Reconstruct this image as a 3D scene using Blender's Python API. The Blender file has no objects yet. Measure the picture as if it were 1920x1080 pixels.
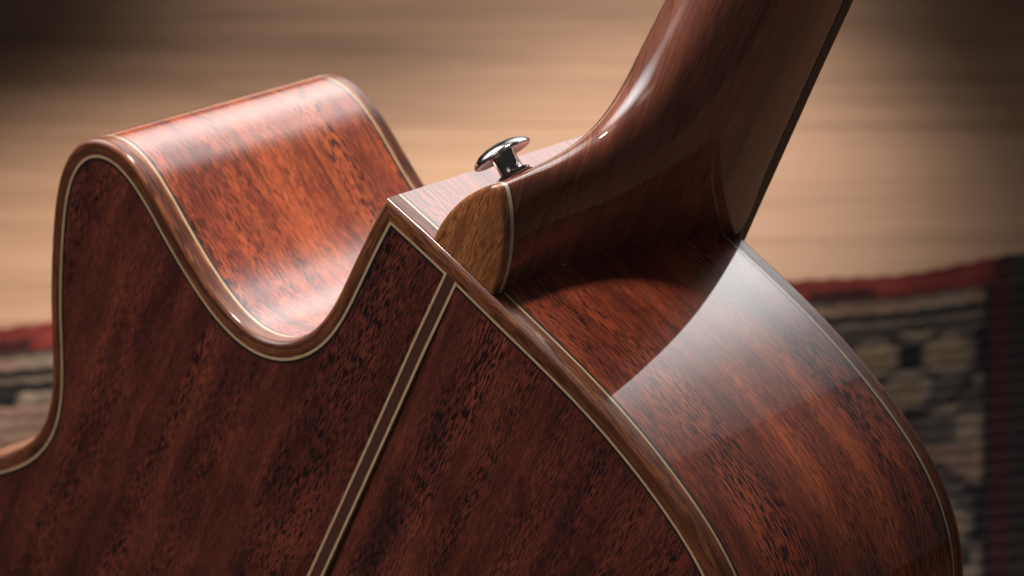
import bpy, bmesh, math, random
import numpy as np
from mathutils import Vector, Matrix
from mathutils.geometry import delaunay_2d_cdt

SC = bpy.context.scene
COL = SC.collection
R = math.radians
random.seed(4)

# ------------------------------------------------------------------ camera
CAM_H = 1.046
PITCH = R(36.0)
cd = bpy.data.cameras.new('camera')
cam = bpy.data.objects.new('camera', cd); COL.objects.link(cam)
cam.location = (0, 0, CAM_H)
cam.rotation_euler = (math.pi/2 - PITCH, 0, 0)
cd.lens = 120; cd.sensor_width = 36; cd.clip_start = 0.05; cd.clip_end = 60
cd.dof.use_dof = True; cd.dof.focus_distance = 0.968; cd.dof.aperture_fstop = 17
cd.dof.aperture_blades = 9
SC.camera = cam

# ------------------------------------------------------------------ light
wd = bpy.data.worlds.new('World'); SC.world = wd; wd.use_nodes = True
bg = wd.node_tree.nodes['Background']
bg.inputs[0].default_value = (0.95, 0.92, 0.92, 1); bg.inputs[1].default_value = 0.045

def area(name, loc, target, sx, sy, power, col, spread=180):
    l = bpy.data.lights.new(name, 'AREA'); l.shape = 'RECTANGLE'; l.size = sx; l.size_y = sy
    l.energy = power; l.color = col; l.spread = R(spread)
    o = bpy.data.objects.new(name, l); COL.objects.link(o); o.location = loc
    o.rotation_euler = (Vector(target) - Vector(loc)).to_track_quat('-Z', 'Y').to_euler()
    return o
def spot(name, loc, target, power, angle, blend, col, rad=0.1):
    l = bpy.data.lights.new(name, 'SPOT'); l.energy = power; l.spot_size = R(angle); l.spot_blend = blend
    l.color = col; l.shadow_soft_size = rad
    o = bpy.data.objects.new(name, l); COL.objects.link(o); o.location = loc
    o.rotation_euler = (Vector(target) - Vector(loc)).to_track_quat('-Z', 'Y').to_euler()
    return o
GC = Vector((0, 0.793, CAM_H - 0.576))
def from_guitar(az, el, dist):
    return GC + dist*Vector((math.cos(R(el))*math.sin(R(az)), math.cos(R(el))*math.cos(R(az)), math.sin(R(el))))
# window light: one wide diffused pane above and behind the guitar, dimming towards its right end
win = area('window_light', from_guitar(17, 25, 1.0), GC, 1.22, 0.86, 3.1, (1.0, 0.97, 0.96), 66)
wl = win.data; wl.use_nodes = True; wt = wl.node_tree; em = wt.nodes['Emission']
ge = wt.nodes.new('ShaderNodeNewGeometry'); sx_ = wt.nodes.new('ShaderNodeSeparateXYZ'); rp = wt.nodes.new('ShaderNodeValToRGB')
wt.links.new(ge.outputs['Parametric'], sx_.inputs[0]); wt.links.new(sx_.outputs[0], rp.inputs[0])
rp.color_ramp.interpolation = 'LINEAR'; el_ = rp.color_ramp.elements
for _ in range(3): el_.new(0.5)
for i_, (p_, c_) in enumerate(((0.0, 0.16), (0.14, 0.32), (0.30, 1.0), (0.42, 0.58), (1.0, 0.58))):
    el_[i_].position = p_; el_[i_].color = (c_, c_, c_, 1)
wt.links.new(rp.outputs[0], em.inputs['Strength'])
area('side_window_light', from_guitar(-58, 33, 0.9), GC, 1.25, 0.95, 3.6, (0.97, 0.98, 1.0), 62)
spot('key_light', from_guitar(-14, 69, 1.5), GC + Vector((-0.10, 0.115, 0)), 180, 15.4, 1.0, (1.0, 0.93, 0.88), 0.15)
area('fill_light', from_guitar(-116, 48, 1.4), GC + Vector((0.02, 0.0, 0.02)), 0.75, 0.75, 0.10, (1.0, 0.89, 0.87), 30)
spot('added_floor_spot', (0.0, 3.3, 3.0), (-0.05, 2.85, 0), 2200, 30, 1.0, (0.72, 0.88, 1.0), 0.05)  # added spot: brightens the unseen far floor for reflections along the horn's edge
sp1 = spot('added_floor_spot', (0.30, 3.6, 2.9), (0.01, 1.78, 0), 320, 15, 1.0, (1.0, 0.885, 0.76), 0.05)  # added spot: broad pool on the floor, fading out towards the corners
sp1.scale = (0.56, 1, 1)
spot('added_floor_spot', (0.20, 3.3, 2.9), (0.080, 1.54, 0), 560, 6.4, 1.0, (1.0, 0.885, 0.76), 0.05)  # added spot: small brighter pool on the floor beside the neck
sp2 = spot('added_floor_spot', (-0.35, 2.4, 2.4), (-0.17, 1.41, 0), 380, 11, 1.0, (1.0, 0.885, 0.76), 0.05)  # added spot: lifts the left part of the rug and floor

SC.view_settings.view_transform = 'Standard'; SC.view_settings.look = 'None'
SC.view_settings.exposure = 0.0; SC.view_settings.gamma = 1.0
SC.view_settings.use_curve_mapping = False
SC.render.engine = 'CYCLES'

# ------------------------------------------------------------------ material helpers
class NT:
    def __init__(s, name):
        s.m = bpy.data.materials.new(name); s.m.use_nodes = True
        s.t = s.m.node_tree; s.b = s.t.nodes['Principled BSDF']
    def n(s, typ, **kw):
        x = s.t.nodes.new(typ)
        for k, v in kw.items(): setattr(x, k, v)
        return x
    def l(s, a, b): s.t.links.new(a, b)
    def uv(s, sx=1, sy=1, sz=1, coord='UV', off=(0, 0, 0)):
        tc = s.n('ShaderNodeTexCoord'); mp = s.n('ShaderNodeMapping')
        mp.inputs['Scale'].default_value = (sx, sy, sz); mp.inputs['Location'].default_value = off
        s.l(tc.outputs[coord], mp.inputs[0]); return mp.outputs[0]
    def noise(s, vec, scale=1, detail=2, rough=0.5, dist=0.0):
        x = s.n('ShaderNodeTexNoise'); x.inputs['Scale'].default_value = scale
        x.inputs['Detail'].default_value = detail; x.inputs['Roughness'].default_value = rough
        x.inputs['Distortion'].default_value = dist
        if vec is not None: s.l(vec, x.inputs['Vector'])
        return x.outputs[0]
    def ramp(s, fac, stops, interp='LINEAR'):
        x = s.n('ShaderNodeValToRGB'); x.color_ramp.interpolation = interp
        e = x.color_ramp.elements
        while len(e) < len(stops): e.new(0.5)
        for i, (p, c) in enumerate(stops):
            e[i].position = p; e[i].color = (c, c, c, 1) if isinstance(c, (int, float)) else (*c, 1)
        s.l(fac, x.inputs[0]); return x.outputs[0]
    def mix(s, a, b, fac, mode='MIX'):
        x = s.n('ShaderNodeMix', data_type='RGBA', blend_type=mode)
        for v, i in ((fac, 0), (a, 6), (b, 7)):
            if isinstance(v, (int, float)): x.inputs[i].default_value = v
            elif isinstance(v, tuple): x.inputs[i].default_value = (*v, 1)
            else: s.l(v, x.inputs[i])
        return x.outputs[2]
    def math(s, op, a, b=0.0):
        x = s.n('ShaderNodeMath', operation=op)
        for v, i in ((a, 0), (b, 1)):
            if isinstance(v, (int, float)): x.inputs[i].default_value = v
            else: s.l(v, x.inputs[i])
        return x.outputs[0]
    def bump(s, h, strength, dist, target='Normal'):
        x = s.n('ShaderNodeBump'); x.inputs['Strength'].default_value = strength; x.inputs['Distance'].default_value = dist
        s.l(h, x.inputs['Height']); s.l(x.outputs[0], s.b.inputs[target])
    def set(s, **kw):
        for k, v in kw.items():
            i = s.b.inputs[k]
            if isinstance(v, (int, float)): i.default_value = v
            elif isinstance(v, tuple): i.default_value = (*v, 1) if len(v) == 3 else v
            else: s.l(v, i)

def wood(name, hi, mid, dark, pore, pscale=(150, 720), band=(5, 95), pore_amt=0.96, coat=1.0, coat_r=0.018, mask=0.5, seed=0.0, rough=0.42, figure=0.6, cior=1.75):
    """UV is in metres: x along the grain, y across it."""
    t = NT(name)
    warp = t.noise(t.uv(28, 90, 1, off=(seed, seed, 0)), 1, 2)
    tc = t.n('ShaderNodeTexCoord')
    va = t.n('ShaderNodeVectorMath', operation='MULTIPLY_ADD')
    wv = t.n('ShaderNodeCombineXYZ'); t.l(t.math('MULTIPLY', t.math('SUBTRACT', warp, 0.5), 0.004), wv.inputs[1])
    va.inputs[1].default_value = (1, 1, 1)
    t.l(tc.outputs['UV'], va.inputs[0]); t.l(wv.outputs[0], va.inputs[2])
    def mp(sx, sy, o=0.0):
        m_ = t.n('ShaderNodeMapping'); m_.inputs['Scale'].default_value = (sx, sy, 1)
        m_.inputs['Location'].default_value = (o+seed, o*1.7+seed*2, 0); t.l(va.outputs[0], m_.inputs[0]); return m_.outputs[0]
    bands = t.noise(mp(band[0], band[1]), 1, 3, 0.55)
    blot = t.noise(mp(24, 60, 3.1), 1, 4, 0.6, 0.5)
    streak = t.noise(mp(pscale[0]*0.11, pscale[1]*1.25, 5.5), 1, 4, 0.62)
    fine = t.noise(mp(420, 2600, 5.0), 1, 2, 0.6)
    f1 = t.math('ADD', t.math('MULTIPLY', bands, 0.52), t.math('MULTIPLY', blot, 0.30))
    f1 = t.math('ADD', f1, t.math('MULTIPLY', streak, 0.18))
    f1 = t.math('ADD', f1, t.math('MULTIPLY', t.math('SUBTRACT', fine, 0.5), 0.14))
    col = t.ramp(f1, [(0.37, dark), (0.49, mid), (0.62, hi)])
    # short dark pores in clusters; the ribbon bands carry long thin streaks instead
    p1 = t.noise(mp(pscale[0], pscale[1], 7.0), 1, 1.6, 0.55, 0.08)
    clus = t.noise(mp(60, 190, 9.0), 1, 4, 0.6, 0.3)
    th = t.math('ADD', p1, t.math('MULTIPLY', t.math('SUBTRACT', clus, mask), 0.24))
    pm = t.ramp(th, [(0.480, 0.0), (0.538, 1.0)])
    rb = t.ramp(t.noise(mp(band[0]*0.8, band[1]*0.75, 13.0), 1, 2, 0.5), [(0.42, 0.0), (0.58, 1.0)])
    p2 = t.ramp(streak, [(0.485, 0.0), (0.60, 0.95)])
    p2 = t.math('MULTIPLY', p2, t.math('ADD', t.math('MULTIPLY', rb, 0.60), 0.25))
    pm = t.math('MULTIPLY', pm, t.math('SUBTRACT', 1.0, t.math('MULTIPLY', rb, 0.45)))
    pall = t.math('MULTIPLY', t.math('MAXIMUM', pm, p2), pore_amt)
    cloud = t.ramp(t.noise(mp(26, 70, 17.0), 1, 5, 0.62, 0.6), [(0.36, 0.34), (0.56, 1.0)])
    col = t.mix(col, pore, pall)
    col = t.mix(col, cloud, figure, 'MULTIPLY')
    t.set(**{'Base Color': col, 'Roughness': rough, 'IOR': 1.5, 'Specular IOR Level': 0.25,
             'Coat Weight': coat, 'Coat Roughness': t.ramp(t.noise(mp(45, 60, 21.0), 1, 5, 0.65), [(0.40, coat_r), (0.72, coat_r*1.5+0.004)]), 'Coat IOR': cior})
    t.bump(t.math('SUBTRACT', fine, t.math('MULTIPLY', pall, 0.4)), 0.10, 0.0004)
    # lacquer is not perfectly level
    lac = t.noise(mp(26, 26, 2.0), 1, 2, 0.5)
    t.bump(lac, 0.05, 0.0012, 'Coat Normal')
    return t.m

def plain(name, col, rough=0.4, var=0.25, scale=(60, 900), coat=0.0, metal=0.0, coat_r=0.05):
    t = NT(name)
    nz = t.noise(t.uv(scale[0], scale[1], 1), 1, 3, 0.6)
    a = tuple(c*(1-var) for c in col); b = tuple(min(1, c*(1+var)) for c in col)
    t.set(**{'Base Color': t.ramp(nz, [(0.3, a), (0.7, b)]), 'Roughness': rough, 'Metallic': metal,
             'Coat Weight': coat, 'Coat Roughness': coat_r})
    return t.m

M = {}
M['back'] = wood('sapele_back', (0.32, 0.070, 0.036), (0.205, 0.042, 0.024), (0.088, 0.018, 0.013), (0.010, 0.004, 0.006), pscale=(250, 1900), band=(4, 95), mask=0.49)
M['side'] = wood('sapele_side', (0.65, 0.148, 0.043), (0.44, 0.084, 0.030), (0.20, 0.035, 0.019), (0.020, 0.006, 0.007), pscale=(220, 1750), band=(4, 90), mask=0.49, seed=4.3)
M['binding'] = wood('mahogany_binding', (0.40, 0.135, 0.046), (0.20, 0.060, 0.025), (0.095, 0.028, 0.013), (0.03, 0.010, 0.006), pscale=(110, 1500), band=(12, 420), pore_amt=0.8, mask=0.50, seed=1.2, coat_r=0.10, cior=1.45, coat=0.55, figure=0.5)
M['neck'] = wood('mahogany_neck', (0.40, 0.122, 0.062), (0.30, 0.088, 0.045), (0.19, 0.055, 0.029), (0.05, 0.018, 0.011), pscale=(90, 1500), band=(4, 200), pore_amt=0.55, mask=0.54, figure=0.3, cior=1.62, seed=2.6, coat_r=0.03)
M['cap'] = wood('heel_cap_wood', (0.66, 0.240, 0.075), (0.49, 0.158, 0.046), (0.29, 0.088, 0.027), (0.07, 0.022, 0.010), pscale=(240, 1700), band=(30, 420), pore_amt=0.7, mask=0.52, seed=6.1, coat_r=0.10, figure=0.35)
M['strip'] = plain('strip_rosewood', (0.085, 0.028, 0.018), 0.4, 0.3, (40, 2500), coat=1.0)
M['cream'] = plain('cream_maple', (0.60, 0.39, 0.22), 0.4, 0.16, (260, 1400), coat=1.0)
M['ivory'] = plain('ivory_line', (0.84, 0.70, 0.52), 0.4, 0.08, (260, 1400), coat=1.0)
M['black'] = plain('black_fibre', (0.012, 0.008, 0.007), 0.4, 0.2, coat=1.0)
M['ebony'] = plain('fingerboard_rosewood', (0.045, 0.022, 0.015), 0.42, 0.4, (30, 900))
M['spruce'] = plain('spruce_top', (0.62, 0.42, 0.22), 0.4, 0.12, (6, 900), coat=1.0)
M['bone'] = plain('bone_nut', (0.75, 0.70, 0.58), 0.35, 0.05)

# ------------------------------------------------------------------ guitar frame (u across, v to the neck, w back -> front), metres
U = Vector((0.65566, -0.63069, 0.41514)); V = Vector((0.33936, 0.7373, 0.58414)); W = Vector((0.67449, 0.24211, -0.69745))
U.normalize(); V = (V - U*U.dot(V)).normalized(); W = V.cross(U)
cp, sp = math.cos(PITCH), math.sin(PITCH)
def c2w(c): return Vector((c.x, c.y*sp - c.z*cp, c.y*cp + c.z*sp))
ORG = Vector((0, 0, CAM_H)) + c2w(Vector((-0.01761, 0.002756, -0.98)))
BASE = Vector((0, -0.4525, 0.060))               # end block, middle of the body: the thing's base
GM = Matrix((c2w(U), c2w(V), -c2w(W))).transposed().to_4x4()
GM.translation = ORG + c2w(U)*BASE.x + c2w(V)*BASE.y + c2w(W)*BASE.z
def L(u, v, w): return (u - BASE.x, v - BASE.y, -(w - BASE.z))

guitar = bpy.data.objects.new('acoustic_guitar', None); COL.objects.link(guitar)
guitar.matrix_world = GM; guitar.empty_display_size = 0.1
guitar['label'] = 'glossy reddish brown acoustic guitar seen from behind, cutaway body and heel, standing on the rug'
guitar['category'] = 'guitar'

def mesh(name, verts, faces, mat, parent, uvs=None, angle=35, flip=False):
    me = bpy.data.meshes.new(name); me.from_pydata([tuple(v) for v in verts], [], [tuple(reversed(f)) if flip else tuple(f) for f in faces])
    if uvs is not None:
        ul = me.uv_layers.new(name='UVMap')
        lv = np.zeros(len(me.loops), dtype=np.int32); me.loops.foreach_get('vertex_index', lv)
        ul.data.foreach_set('uv', np.asarray(uvs, dtype=np.float32)[lv].ravel())
    me.materials.append(mat)
    bm = bmesh.new(); bm.from_mesh(me); bmesh.ops.recalc_face_normals(bm, faces=bm.faces)
    bm.to_mesh(me); bm.free()
    me.shade_smooth()
    if angle: me.set_sharp_from_angle(angle=R(angle))
    o = bpy.data.objects.new(name, me); COL.objects.link(o)
    if parent is not None: o.parent = parent
    return o

# ---- outline of the back (line of the purfling), from the sharp corner of the cutaway clockwise
right = [(-26.0,-1.0),(-18.1,-.75),(-11.7,-.6),(-6,-.3),(0,-.3),(6,-.35),(12.3,-.45),(21.9,-.5),(31.5,-.5),(41,-.5),(50.5,-.7),(59.3,-1.2),(67.7,-2.0),(76,-3.1),(84.7,-4.6),(93.5,-6.6),(102.6,-9.1),(111.9,-12.6),
 (121,-17.6),(130,-25.5),(137.5,-36.5),(142.5,-49.5),(144.8,-63),(144.9,-78),(142.8,-93),(139,-108),(133.5,-124),(128,-138),(122.5,-151),(118.5,-162),(117,-172),(119,-183),(124.5,-193),(132,-203),
 (145,-219),(159,-241),(172,-270),(181,-305),(185,-345),(182,-382),(170,-420),(146,-452),(108,-475),(58,-486.5),(0,-489.5)]
left = [(-58,-486.5),(-108,-475),(-146,-452),(-170,-420),(-182,-382),(-185,-345),(-181,-305),(-172,-270),(-159,-241),(-145,-218),
 (-132.3,-202.2),(-125.7,-192.2),(-120.1,-182.2),(-117.4,-175),(-116.7,-167),(-117.7,-158.3),(-120.1,-150.3),(-125.4,-138.2),(-130.1,-129.1),(-134.6,-118.9),(-140.5,-101.8),(-143.3,-91.6),(-144.9,-83.4),(-145.1,-77),(-143.7,-71.9),(-141,-67.7),(-137.5,-65),(-133.7,-63.1),(-129.4,-62.5),(-124.8,-62.8),(-119.6,-64),(-114.1,-65.9),(-107.8,-68.2),(-100.8,-70.6),(-93.8,-72.9),(-86,-75.2),(-79.6,-76.9),(-74.5,-77.9),(-67.6,-78.6),(-60.5,-78.4),(-53.9,-76.8),(-48.6,-74.2),(-43.8,-70.9),(-39.3,-66.6),(-36,-61.8),(-32.8,-56.3),(-30.6,-50.8),(-29.2,-44.9),(-28.6,-39.1),(-28.3,-32.2),(-27.8,-22.2),(-27.3,-13.4),(-26.8,-6),(-26.5,-1.0)]
LOW = 0.848                                     # length of the lower bout: the body stands on the rug
right = [(u, v if v > -204 else -204+(v+204)*LOW) for u, v in right]; left = [(u, v if v > -204 else -204+(v+204)*LOW) for u, v in left]
def smooth_curve(pts, step=2.0, lam=60.0):
    P = np.array(pts, float); d = np.r_[0, np.cumsum(np.hypot(*np.diff(P, axis=0).T))]
    n = int(d[-1]/step); s = np.linspace(0, d[-1], n)
    # penalised least squares through the traced points (third differences)
    A = np.zeros((len(P), n)); idx = np.clip(np.searchsorted(s, d)-1, 0, n-2); fr = (d-s[idx])/(s[1]-s[0])
    A[np.arange(len(P)), idx] = 1-fr; A[np.arange(len(P)), idx+1] = fr
    Wt = np.ones(len(P)); Wt[0] = Wt[-1] = 400
    D = np.diff(np.eye(n), 3, axis=0)
    H = A.T@(Wt[:, None]*A) + lam*(D.T@D)
    return np.linalg.solve(H, A.T@(Wt[:, None]*P))
PATH = smooth_curve(right + left, 2.0, 900.0)/1000.0
PATH[0] = PATH[-1] = (-0.0264, -0.0010)
NP = len(PATH)
tan = np.gradient(PATH, axis=0); tan[0] = PATH[1]-PATH[0]; tan[-1] = PATH[-1]-PATH[-2]
tan /= np.hypot(tan[:, 0], tan[:, 1])[:, None]
NRM = np.stack([-tan[:, 1], tan[:, 0]], 1)
mit = NRM[0]+NRM[-1]; mit = mit/(1+NRM[0]@NRM[-1]); NRM[0] = mit; NRM[-1] = mit
ARC = np.r_[0, np.cumsum(np.hypot(*np.diff(PATH, axis=0).T))]
DB = 0.1030                                     # body depth at the heel; it deepens away from the neck
def bw(v, w): return w*(1 - 0.34*v)

def sweep(name, sec, mat, parent, i0=0, i1=None, front=False, uvscale=1.0):
    """sweep a closed section of (offset, w) in mm along the outline"""
    i1 = NP if i1 is None else i1
    sec = [(o/1000, (DB - w/1000) if front else w/1000) for o, w in sec]
    verts, uvs, faces = [], [], []; k = len(sec); acc = [0.0]
    for a, b in zip(sec, sec[1:]+sec[:1]): acc.append(acc[-1]+math.hypot(a[0]-b[0], a[1]-b[1]))
    for i in range(i0, i1):
        for j in range(k+1):
            o, w = sec[j % k]
            p = PATH[i]+NRM[i]*o
            verts.append(L(p[0], p[1], bw(p[1], w))); uvs.append((ARC[i], acc[j]))
    kk = k+1
    for i in range(i1-i0-1):
        for j in range(k):
            a = i*kk+j; faces.append((a, a+1, a+1+kk, a+kk))
    return mesh(name, verts, faces, mat, parent, uvs, 30)

RB = 1.7
arc = [(5.7-RB+RB*math.sin(a), RB-RB*math.cos(a)) for a in np.linspace(0, math.pi/2, 9)]
bind_sec = [(0.62, 0.0)] + arc + [(5.7, 5.45), (3.5, 5.45), (3.5, 2.2), (0.62, 2.2)]
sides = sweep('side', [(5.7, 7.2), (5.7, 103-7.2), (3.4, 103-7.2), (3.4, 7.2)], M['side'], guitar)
sides['label'] = 'glossy figured reddish sides bent round the body'
bb = sweep('back_binding', bind_sec, M['binding'], guitar)
fb = sweep('front_binding', bind_sec, M['binding'], guitar, front=True)
for nm, fr, par in (('side_purfling', False, bb), ('side_purfling', True, fb)):
    sweep(nm, [(5.72, 5.46), (5.72, 6.28), (3.5, 6.28), (3.5, 5.46)], M['cream'], par, front=fr)
    sweep('dark_purfling', [(5.71, 6.29), (5.71, 7.18), (3.5, 7.18), (3.5, 6.29)], M['black'], par, front=fr)
# purfling of the back breaks where the centre strip runs into the binding
iL = int(np.argmin(np.abs(PATH[:200, 0]+0.0026)+1e3*(np.arange(len(PATH[:200])) > 60)))
iR = int(np.argmin(np.abs(PATH[:60, 0]-0.0026)))
psec = [(-0.25, -0.02), (0.6, -0.02), (0.6, 1.6), (-0.25, 1.6)]
dsec = [(-1.05, -0.01), (-0.26, -0.01), (-0.26, 1.6), (-1.05, 1.6)]
sweep('back_purfling', psec, M['cream'], bb, 0, iL+1)
sweep('back_purfling', psec, M['cream'], bb, iR, NP)
sweep('dark_purfling', dsec, M['black'], bb, 0, iL+1)
sweep('dark_purfling', dsec, M['black'], bb, iR, NP)

def dome(pts):
    pts = np.asarray(pts); d = np.full(len(pts), 9.0)
    A = PATH[:-1]; AB = PATH[1:]-A; q = (AB*AB).sum(1)
    for i in range(0, len(pts), 400):
        X = pts[i:i+400]; t = np.clip(((X[:, None]-A)*AB).sum(2)/q, 0, 1)
        d[i:i+400] = np.hypot(*np.moveaxis(A+t[..., None]*AB-X[:, None], 2, 0)).min(1)
    return -0.0030*(1-np.exp(-np.maximum(d-0.001, 0)/0.08)), d

def plate(name, poly, mat, parent, w0, th, domed, front=False, seed=0.0):
    """flat plate filling a polygon, with interior points so that it can be domed"""
    poly = np.asarray(poly); lo = poly.min(0); hi = poly.max(0); g = 0.009
    pts = [tuple(p) for p in poly]; n = len(pts)
    xs = np.arange(lo[0]+g/2, hi[0], g); ys = np.arange(lo[1]+g/2, hi[1], g)
    G = np.array([(x, y) for x in xs for y in ys])
    x1, y1 = poly[:, 0], poly[:, 1]; x2, y2 = np.roll(x1, -1), np.roll(y1, -1)
    ins = (((y1 > G[:, 1:2]) != (y2 > G[:, 1:2])) & (G[:, 0:1] < (x2-x1)*(G[:, 1:2]-y1)/(y2-y1+1e-12)+x1)).sum(1) % 2 == 1
    _, dd = dome(G); G = G[ins & (dd > 0.004)]
    pts += [tuple(p) for p in G]
    vv, ee, ff, *_ = delaunay_2d_cdt([Vector(p) for p in pts], [], [list(range(n))], 1, 1e-7)
    P = np.array([(p.x, p.y) for p in vv])
    h = dome(P)[0] if domed else np.zeros(len(P))
    verts = [L(p[0], p[1], bw(p[1], w0)+hh) for p, hh in zip(P, h)]
    uvs = [(p[1]+seed, p[0]) for p in P]
    return mesh(name, verts, [tuple(f) for f in ff], mat, parent, uvs, 0)
INN = PATH - NRM*0.00106
SW = 0.0030
half = []
for s in (-1, 1):
    pl = INN[(INN[:, 0]*s) > SW]
    # walk in order; close along the centre strip
    if s > 0:
        i_ = np.where(INN[:, 0] > SW)[0]; loop = INN[i_[0]:i_[-1]+1]
        loop = np.vstack([[SW, np.interp(SW, INN[:60, 0], INN[:60, 1])], loop, [SW, loop[-1, 1]]])
    else:
        i_ = np.where(INN[:, 0] < -SW)[0]; first = i_[i_ < 60]; last = i_[i_ > 60]
        loop = np.vstack([INN[last[0]:last[-1]+1], INN[first[0]:first[-1]+1]])
        loop = np.vstack([[-SW, loop[0, 1]], loop, [-SW, np.interp(-SW, INN[:60, 0], INN[:60, 1])]])
    keep = [0]
    for i in range(1, len(loop)):
        if np.hypot(*(loop[i]-loop[keep[-1]])) > 0.0006: keep.append(i)
    loop = loop[keep]
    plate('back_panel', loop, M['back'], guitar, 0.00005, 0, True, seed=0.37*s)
plate('soundboard', PATH[:-1]+NRM[:-1]*0.0006, M['spruce'], guitar, DB, 0, False)
# centre strip with its two light lines
def strip(name, u0, u1, v0a, v0b, lift, mat, parent):
    n = 110; vs = np.linspace(0, 1, n); verts, uvs, faces = [], [], []
    vb = float(PATH[np.abs(PATH[:, 0]) < 0.004][:, 1].min())+0.001
    for t in vs:
        for u, vt in ((u0, v0a), (u1, v0b)):
            verts.append((u, vt+(vb-vt)*t))
    P = np.array(verts); h = dome(P)[0]
    vv = [L(p[0], p[1], bw(p[1], -lift)+hh) for p, hh in zip(P, h)] + [L(p[0], p[1], 0.0012) for p in P]
    uv = [(p[1], p[0]) for p in P]*2
    N2 = 2*n
    for i in range(n-1):
        a = 2*i; faces += [(a, a+1, a+3, a+2), (a, a+2, a+2+N2, a+N2), (a+1, a+1+N2, a+3+N2, a+3)]
    faces += [(0, N2, N2+1, 1), (N2-2, N2-1, 2*N2-1, 2*N2-2)]
    return mesh(name, vv, faces, mat, parent, uv, 30)
pt = float(np.interp(0, PATH[:60, 0], PATH[:60, 1]))
cs = strip('centre_strip', -SW+0.00122, SW-0.00122, pt+0.0006, pt+0.0006, 0.00003, M['strip'], guitar)
for s in (-1, 1):
    a, b = sorted((s*(SW-0.0003), s*(SW-0.0012)))
    strip('inlay_line', a, b, pt+0.00055, pt+0.00055, 0.00006, M['cream'], cs)

# ------------------------------------------------------------------ neck and heel
# key sections: joint line (v, w, half width) -> spine (v, w), fullness
KEYS = np.array([
 (5.4,   5.0, 13.3,  36.3,  5.0, 1.72, 1.2, 1.6),
 (5.4,  21.0, 12.0,  37.6, 17.0, 1.62, 0.9, 2.4),
 (5.4,  39.0, 12.2,  39.7, 29.5, 1.50, 0.6, 4.2),
 (5.4,  56.4, 13.6,  43.6, 40.4, 1.36, 0.3, 6.4),
 (5.4,  73.0, 16.4,  50.2, 49.2, 1.20, 0.0, 8.2),
 (5.4,  89.0, 20.5,  59.6, 56.6, 1.05, -0.5, 9.2),
 (5.4, 103.4, 24.4,  73.6, 62.0, 0.92, -1.1, 9.2),
 (30., 102.9, 24.4,  91.2, 67.5, 0.84, -1.9, 7.5),
 (68., 102.1, 23.6, 116.0, 73.0, 0.80, -2.4, 2.6),
 (112,101.2, 22.8, 150.0, 75.0, 0.80, -2.6, 2.6),
 (175, 99.9, 22.2, 200.0, 76.0, 0.82, -2.6, 2.6),
 (260, 98.2, 21.9, 275.0, 77.0, 0.85, -2.6, 2.6),
 (345, 96.5, 21.8, 345.0, 77.5, 0.88, -2.6, 2.6)], float)
def crom(K, t):
    n = len(K); x = t*(n-1); i = min(int(x), n-2); f = x-i
    p0 = K[max(i-1, 0)]; p1 = K[i]; p2 = K[i+1]; p3 = K[min(i+2, n-1)]
    if i == 0: p0 = 2*p1-p2
    if i == n-2: p3 = 2*p2-p1
    return 0.5*((2*p1)+(-p0+p2)*f+(2*p0-5*p1+4*p2-p3)*f*f+(-p0+3*p1-3*p2+p3)*f**3)
def raw_pt(k, th):
    c, s_ = np.cos(th), np.sin(th)
    return np.stack([k[6]+k[2]*np.sign(c)*np.abs(c)**k[5], k[0]+(k[3]-k[0])*s_, k[1]+(k[4]-k[1])*s_], -1)
def section(k, n):
    """one section of the neck as n+1 points; its ridge is eased by the radius in the last column (mm)"""
    P = raw_pt(k, np.linspace(0, math.pi, 801))
    d = np.r_[0, np.cumsum(np.linalg.norm(np.diff(P, axis=0), axis=1))]
    m = 600; s_ = np.linspace(0, d[-1], m); Q = np.stack([np.interp(s_, d, P[:, i]) for i in range(3)], 1)
    sg = k[7]/(s_[1]-s_[0]); kx = np.arange(-int(3*sg), int(3*sg)+1); kr = np.exp(-0.5*(kx/sg)**2); kr /= kr.sum()
    h = len(kx)//2
    E = np.vstack([2*Q[0]-Q[h:0:-1], Q, 2*Q[-1]-Q[-2:-h-2:-1]])
    Q = np.stack([np.convolve(E[:, i], kr, 'valid') for i in range(3)], 1)
    # keep equal parameter steps of the raw curve so that rows line up
    f = np.interp(np.linspace(0, math.pi, n+1), np.linspace(0, math.pi, 801), d)
    return np.stack([np.interp(f, s_, Q[:, i]) for i in range(3)], 1)/1000
def neck_pt(k, th): return section(k, 400)[int(round(th/math.pi*400))]
NS, NTH = 150, 80
verts, uvs, faces = [], [], []; acc = 0
for i in range(NS+1):
    k = crom(KEYS, i/NS)
    for p in section(k, NTH):
        verts.append(L(*p)); uvs.append((p[1], p[2]*0.75+p[0]*0.9))
for i in range(NS):
    for j in range(NTH):
        a = i*(NTH+1)+j; faces.append((a, a+1, a+NTH+2, a+NTH+1))
neck = mesh('neck', verts, faces, M['neck'], guitar, uvs, 0)
neck['label'] = 'dark glossy mahogany neck sweeping down into its heel'

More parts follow.
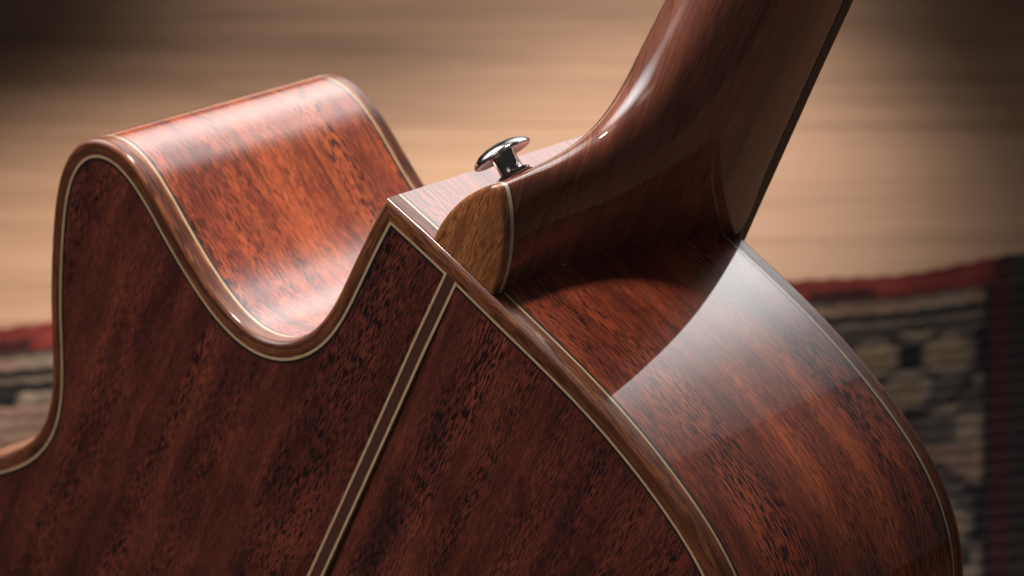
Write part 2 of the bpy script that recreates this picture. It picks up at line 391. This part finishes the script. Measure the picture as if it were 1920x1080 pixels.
# heel cap: two thin laminations, then the pale wood block with an eased edge
def cap_ring(w, inset):
    k = KEYS[0].copy(); k[2] -= inset; k[3] -= inset*1.5; k[1] = k[4] = w
    return list(section(k, NTH))
def stack(name, levels, mat, parent, close=True):
    verts, uvs, faces = [], [], []; n = NTH+1
    for w, ins in levels:
        for p in cap_ring(w, ins): verts.append(L(*p)); uvs.append((p[1]+p[2], p[0]+p[2]))
    for i in range(len(levels)-1):
        for j in range(NTH):
            a = i*n+j; faces.append((a, a+1, a+n+1, a+n))
    if close:       # quads across the face
        b = (len(levels)-1)*n
        for j in range(NTH//2): faces.append((b+j, b+j+1, b+NTH-j-1, b+NTH-j))
    return mesh(name, verts, faces, mat, parent, uvs, 28)
cap = stack('heel_cap', [(3.45, 0), (2.6, 0.02), (1.9, 0.14), (1.45, 0.45), (1.2, 0.95), (1.12, 1.6)], M['cap'], guitar)
cap['label'] = 'pale grained wooden cap on the heel'
stack('cap_line', [(4.95, -0.02), (3.45, -0.02)], M['ivory'], cap, False)
stack('dark_line', [(5.5, -0.015), (4.95, -0.015)], M['black'], cap, False)

# fingerboard over the soundboard and along the neck
def fb_w(v): return 0.1035 - 0.0206*(v-0.0054)
verts, uvs, faces = [], [], []
st = np.linspace(-0.085, 0.345, 40)
for v in st:
    hw = np.interp(v*1000, [-85, 5.4, 30, 68, 112, 175, 260, 345], [26.0, 23.4, 22.6, 21.3, 20.3, 19.7, 19.4, 19.3])/1000
    base = fb_w(v) if v > 0.0054 else 0.1037
    hl = hw + np.interp(v*1000, [5.4, 30, 68], [2.2, 3.7, 4.7])/1000
    for u, w in ((-hl, base+.00004), (-hl, base+.0048), (-hl+.0008, base+.0056), (hw-.0008, base+.0056), (hw, base+.0048), (hw, base+.00004)):
        verts.append(L(u, v, w if v > 0.0054 else w+0.34*max(0, -v)*0.1)); uvs.append((v, u+w))
for i in range(len(st)-1):
    for j in range(6):
        a = i*6+j; b = i*6+(j+1) % 6; faces.append((a, b, b+6, a+6))
faces += [tuple(range(6)), tuple(range(len(verts)-6, len(verts)))]
fbd = mesh('fingerboard', verts, faces, M['ebony'], guitar, uvs, 25)
# headstock and nut, above the picture
def prism(name, poly, mat, parent, angle=30):
    n = len(poly); verts = [L(u, v, w) for u, v, w, _ in poly]+[L(u, v, w+t) for u, v, w, t in poly]
    faces = [tuple(range(n)), tuple(range(n, 2*n))]+[(i, (i+1) % n, n+(i+1) % n, n+i) for i in range(n)]
    return mesh(name, verts, faces, mat, parent, [(x[1], x[0]+x[2]) for x in verts], angle)
prism('nut', [(-.0193, .3452, .0967, .0075), (.0193, .3452, .0967, .0075), (.0193, .351, .0967, .0065), (-.0193, .351, .0967, .0065)], M['bone'], guitar)
prism('headstock', [(-.0192, .3448, .0830, .0135), (-.030, .385, .0745, .014), (-.036, .520, .0500, .014), (-.012, .536, .0470, .014), (.012, .536, .0470, .014), (.036, .520, .0500, .014), (.030, .385, .0745, .014), (.0192, .3448, .0830, .0135)], M['neck'], guitar)

# strap button screwed into the flank of the heel
t = NT('chrome')
nz = t.noise(t.uv(900, 900, 900, 'Object'), 1, 2)
t.set(**{'Base Color': (0.40, 0.39, 0.39), 'Metallic': 1.0, 'Roughness': t.ramp(nz, [(0.3, 0.13), (0.7, 0.22)])})
M['chrome'] = t.m
tB, thB = 0.092, R(137)
kB = crom(KEYS, tB); pB = neck_pt(kB, thB)
e1 = neck_pt(crom(KEYS, tB+.004), thB)-neck_pt(crom(KEYS, tB-.004), thB)
e2 = neck_pt(kB, thB+.03)-neck_pt(kB, thB-.03)
nB = np.cross(e1, e2); nB /= np.linalg.norm(nB)
if nB[0] > 0: nB = -nB
pL = Vector(L(*pB)); axis = Vector((nB[0], nB[1], -nB[2])).normalized()
q = axis.to_track_quat('Z', 'Y').to_matrix().to_4x4(); q.translation = pL
button = bpy.data.objects.new('strap_button', None); COL.objects.link(button); button.parent = guitar
button.matrix_parent_inverse = Matrix.Identity(4); button.matrix_local = q
button.empty_display_size = 0.01
def lathe(name, prof, mat, parent, n=48, angle=40):
    verts, faces = [], []; m = len(prof)
    for i in range(n):
        a = 2*math.pi*i/n
        for r, z in prof: verts.append((r*math.cos(a)/1000, r*math.sin(a)/1000, z/1000))
    for i in range(n):
        b = ((i+1) % n)*m
        for j in range(m-1): faces.append((i*m+j, b+j, b+j+1, i*m+j+1))
    o = mesh(name, verts, faces, mat, parent, None, angle)
    return o
M['felt'] = plain('felt_washer', (0.10, 0.03, 0.015), 0.8, 0.3)
lathe('washer', [(0.01, -1.5), (5.6, -1.5), (5.7, 0.1), (5.4, 0.45), (0.01, 0.5)], M['felt'], button)
lathe('flange', [(0.01, 0.45), (4.9, 0.45), (5.25, 0.7), (5.25, 1.2), (4.9, 1.55), (3.6, 1.75), (0.01, 1.75)], M['chrome'], button)
lathe('post', [(3.8, 1.6), (3.6, 2.0), (3.5, 4.0), (3.55, 6.2), (3.8, 7.2), (4.1, 8.0)], M['chrome'], button)
lathe('button_head', [(0.01, 7.7), (3.4, 7.75), (6.0, 7.5), (8.1, 7.05), (8.8, 6.95), (9.15, 7.25), (9.1, 7.75), (8.5, 8.6), (7.0, 9.7), (4.8, 10.5), (2.4, 10.95), (0.01, 11.05)], M['chrome'], button, 56, 50)

# ------------------------------------------------------------------ floor of planks
t = NT('oak_plank')
oi = t.n('ShaderNodeObjectInfo')
tc = t.n('ShaderNodeTexCoord'); add = t.n('ShaderNodeVectorMath', operation='MULTIPLY_ADD')
cx = t.n('ShaderNodeCombineXYZ'); t.l(t.math('MULTIPLY', oi.outputs['Random'], 37.0), cx.inputs[0]); t.l(t.math('MULTIPLY', oi.outputs['Random'], 11.0), cx.inputs[1])
add.inputs[1].default_value = (1, 1, 1); t.l(tc.outputs['Object'], add.inputs[0]); t.l(cx.outputs[0], add.inputs[2])
def fm(sx, sy):
    m_ = t.n('ShaderNodeMapping'); m_.inputs['Scale'].default_value = (sx, sy, 1); t.l(add.outputs[0], m_.inputs[0]); return m_.outputs[0]
g1 = t.noise(fm(3.2, 46), 1, 4, 0.6, 0.5); g2 = t.noise(fm(9, 230), 1, 3, 0.6)
gg = t.math('ADD', t.math('MULTIPLY', g1, 0.72), t.math('MULTIPLY', g2, 0.28))
gg = t.math('ADD', gg, t.math('MULTIPLY', t.math('SUBTRACT', oi.outputs['Random'], 0.5), 0.10))
colr = t.ramp(gg, [(0.28, (0.22, 0.122, 0.070)), (0.46, (0.36, 0.205, 0.122)), (0.58, (0.42, 0.245, 0.150)), (0.75, (0.48, 0.295, 0.190))])
t.set(**{'Base Color': colr, 'Roughness': 0.55, 'Specular IOR Level': 0.3})
t.bump(g2, 0.15, 0.001)
floor = bpy.data.objects.new('floor', None); COL.objects.link(floor); floor['kind'] = 'structure'
PW = 0.186; y = 0.2; k = 0
bmp = bmesh.new(); bmesh.ops.create_cube(bmp, size=1)
for v_ in bmp.verts: v_.co = Vector((v_.co.x*2.3995, v_.co.y*(PW-0.0003), v_.co.z*0.02-0.01))
bmesh.ops.bevel(bmp, geom=[e for e in bmp.edges if all(v_.co.z > -0.001 for v_ in e.verts)], offset=0.0003, segments=1, affect='EDGES')
pm = bpy.data.meshes.new('plank'); bmp.to_mesh(pm); bmp.free(); pm.materials.append(t.m)
while y < 4.2:
    x = -2.4 + random.uniform(-0.6, 0.6)
    while x < 2.8:
        o = bpy.data.objects.new('plank', pm); COL.objects.link(o); o.parent = floor
        o.location = (x, y, 0); x += 2.4
    y += PW

# ------------------------------------------------------------------ rug: knotted rows are real ridges, the design is dyed per knot
t = NT('rug_wool')
at = t.n('ShaderNodeAttribute', attribute_name='dye')
nz = t.noise(t.uv(700, 700, 700, 'Object'), 1, 2)
t.set(**{'Base Color': t.mix(at.outputs['Color'], t.ramp(nz, [(0.25, 0.55), (0.75, 1.0)]), 1.0, 'MULTIPLY'), 'Roughness': 0.95, 'Specular IOR Level': 0.05,
         'Sheen Weight': 0.15})
M['rug'] = t.m
ROW = 0.0105
RUG_O = (0.302, 1.459); RUG_A = R(6.8)
rx = (math.cos(RUG_A), math.sin(RUG_A)); ry = (0.12, 0.993)
def h2(i, j, s=0): return (math.sin(i*127.1+j*311.7+s*74.7)*43758.5453) % 1.0
RED = (0.21, 0.034, 0.028); DRED = (0.06, 0.014, 0.012); DARK = (0.016, 0.015, 0.017); CREAM = (0.27, 0.20, 0.145); TAN = (0.30, 0.21, 0.12); PINK = (0.27, 0.165, 0.12); GREY = (0.09, 0.072, 0.060)
def dye(a, d):
    """a = metres from the right edge, d = metres from the far edge"""
    a -= 0.040
    if a < 0: return (0.030, 0.025, 0.022)
    e = min(a, d)
    if a < 0.012: return DRED if a > 0.004 else DARK
    if d < 0.022:
        return RED if (h2(int(a*55), 3) > 0.3 or e < 0.012) else DRED
    if d < 0.028 or a < 0.016: return DARK
    if d < 0.036: return CREAM if h2(int(a*80), 5) > 0.25 else PINK
    if d < 0.041: return DARK
    if d < 0.047: return CREAM
    if d < 0.052 and a > 0.2: return DARK
    if d < 0.055: return GREY
    P = 0.172; Q = 0.135; i, j = int(a//P), int((d-0.03)//Q)
    x, y = a-i*P-0.052, d-0.03-j*Q-0.045
    for cx_, cy_ in ((-0.003, -0.029), (-0.019, 0.001), (0.019, 0.0), (0.002, 0.029)):
        q_ = math.hypot((x-cx_)/0.0122, (y-cy_)/0.0165)
        if q_ < 1: return TAN if q_ < 0.75 else CREAM
    if abs(x) < 0.006 and abs(y) < 0.010: return DARK
    r_ = math.hypot(x, y*0.72)
    if 0.034 < r_ < 0.037: return DARK
    if r_ < 0.034: return DARK if abs(abs(x)-0.013) < 0.004 and 0.010 < abs(y) < 0.022 else GREY
    if a < 0.115 and d < 0.15: return (CREAM if h2(int(a/0.03), int(d/0.021), 6) > 0.45 else GREY) if a < 0.100 else GREY
    if h2(int(a/0.018), int(d/0.013), 1) > 0.90: return DARK
    if h2(int(a/0.023), int(d/0.03), 4) > 0.88: return RED
    return PINK if h2(int(a/0.05), int(d/0.021), 6) > 0.35 else CREAM
verts, faces, cols, = [], [], []
NA, ND = 250, 470
DA = 0.0044
for jd in range(ND+1):
    d = jd*ROW/4
    prof = (0.0, 0.8, 1.0, 0.8)[jd % 4]
    row = (jd//4)
    for ia in range(NA+1):
        a = ia*DA
        wob = 0.006*math.sin(a*23+1.1)*math.exp(-d/0.05) + 0.003*math.sin(a*51)*math.exp(-d/0.03)
        ps = -a; pd = -d+wob
        x = RUG_O[0]+rx[0]*ps+ry[0]*pd; yy = RUG_O[1]+rx[1]*ps+ry[1]*pd
        z = 0.0045+0.0022*prof+0.0007*math.sin(ia*2.1+row*1.3)
        if d < 0.032 or a < 0.03: z += 0.002
        if jd == 0 or ia == 0: z = 0.0005
        verts.append((x, yy, z)); c = dye(a, d)
        n_ = 0.78+0.44*h2(ia//2, row, 9)
        dk = 0.35 if jd % 4 == 0 and d > 0.034 else 1.0        # darker line between the rows of knots
        cols.append(tuple(min(1, q_*n_*dk) for q_ in c)+(1,))
for jd in range(ND):
    for ia in range(NA):
        a = jd*(NA+1)+ia; faces.append((a, a+1, a+NA+2, a+NA+1))
me = bpy.data.meshes.new('rug'); me.from_pydata(verts, [], faces)
ca = me.color_attributes.new('dye', 'FLOAT_COLOR', 'POINT'); ca.data.foreach_set('color', np.array(cols, dtype=np.float32).ravel())
me.materials.append(M['rug']); me.shade_smooth()
if me.polygons[0].normal.z < 0: me.flip_normals()
rug = bpy.data.objects.new('patterned_rug', me); COL.objects.link(rug)
rug['label'] = 'woven rug with red edge, cream bands and floral motifs on the wooden floor'; rug['category'] = 'rug'
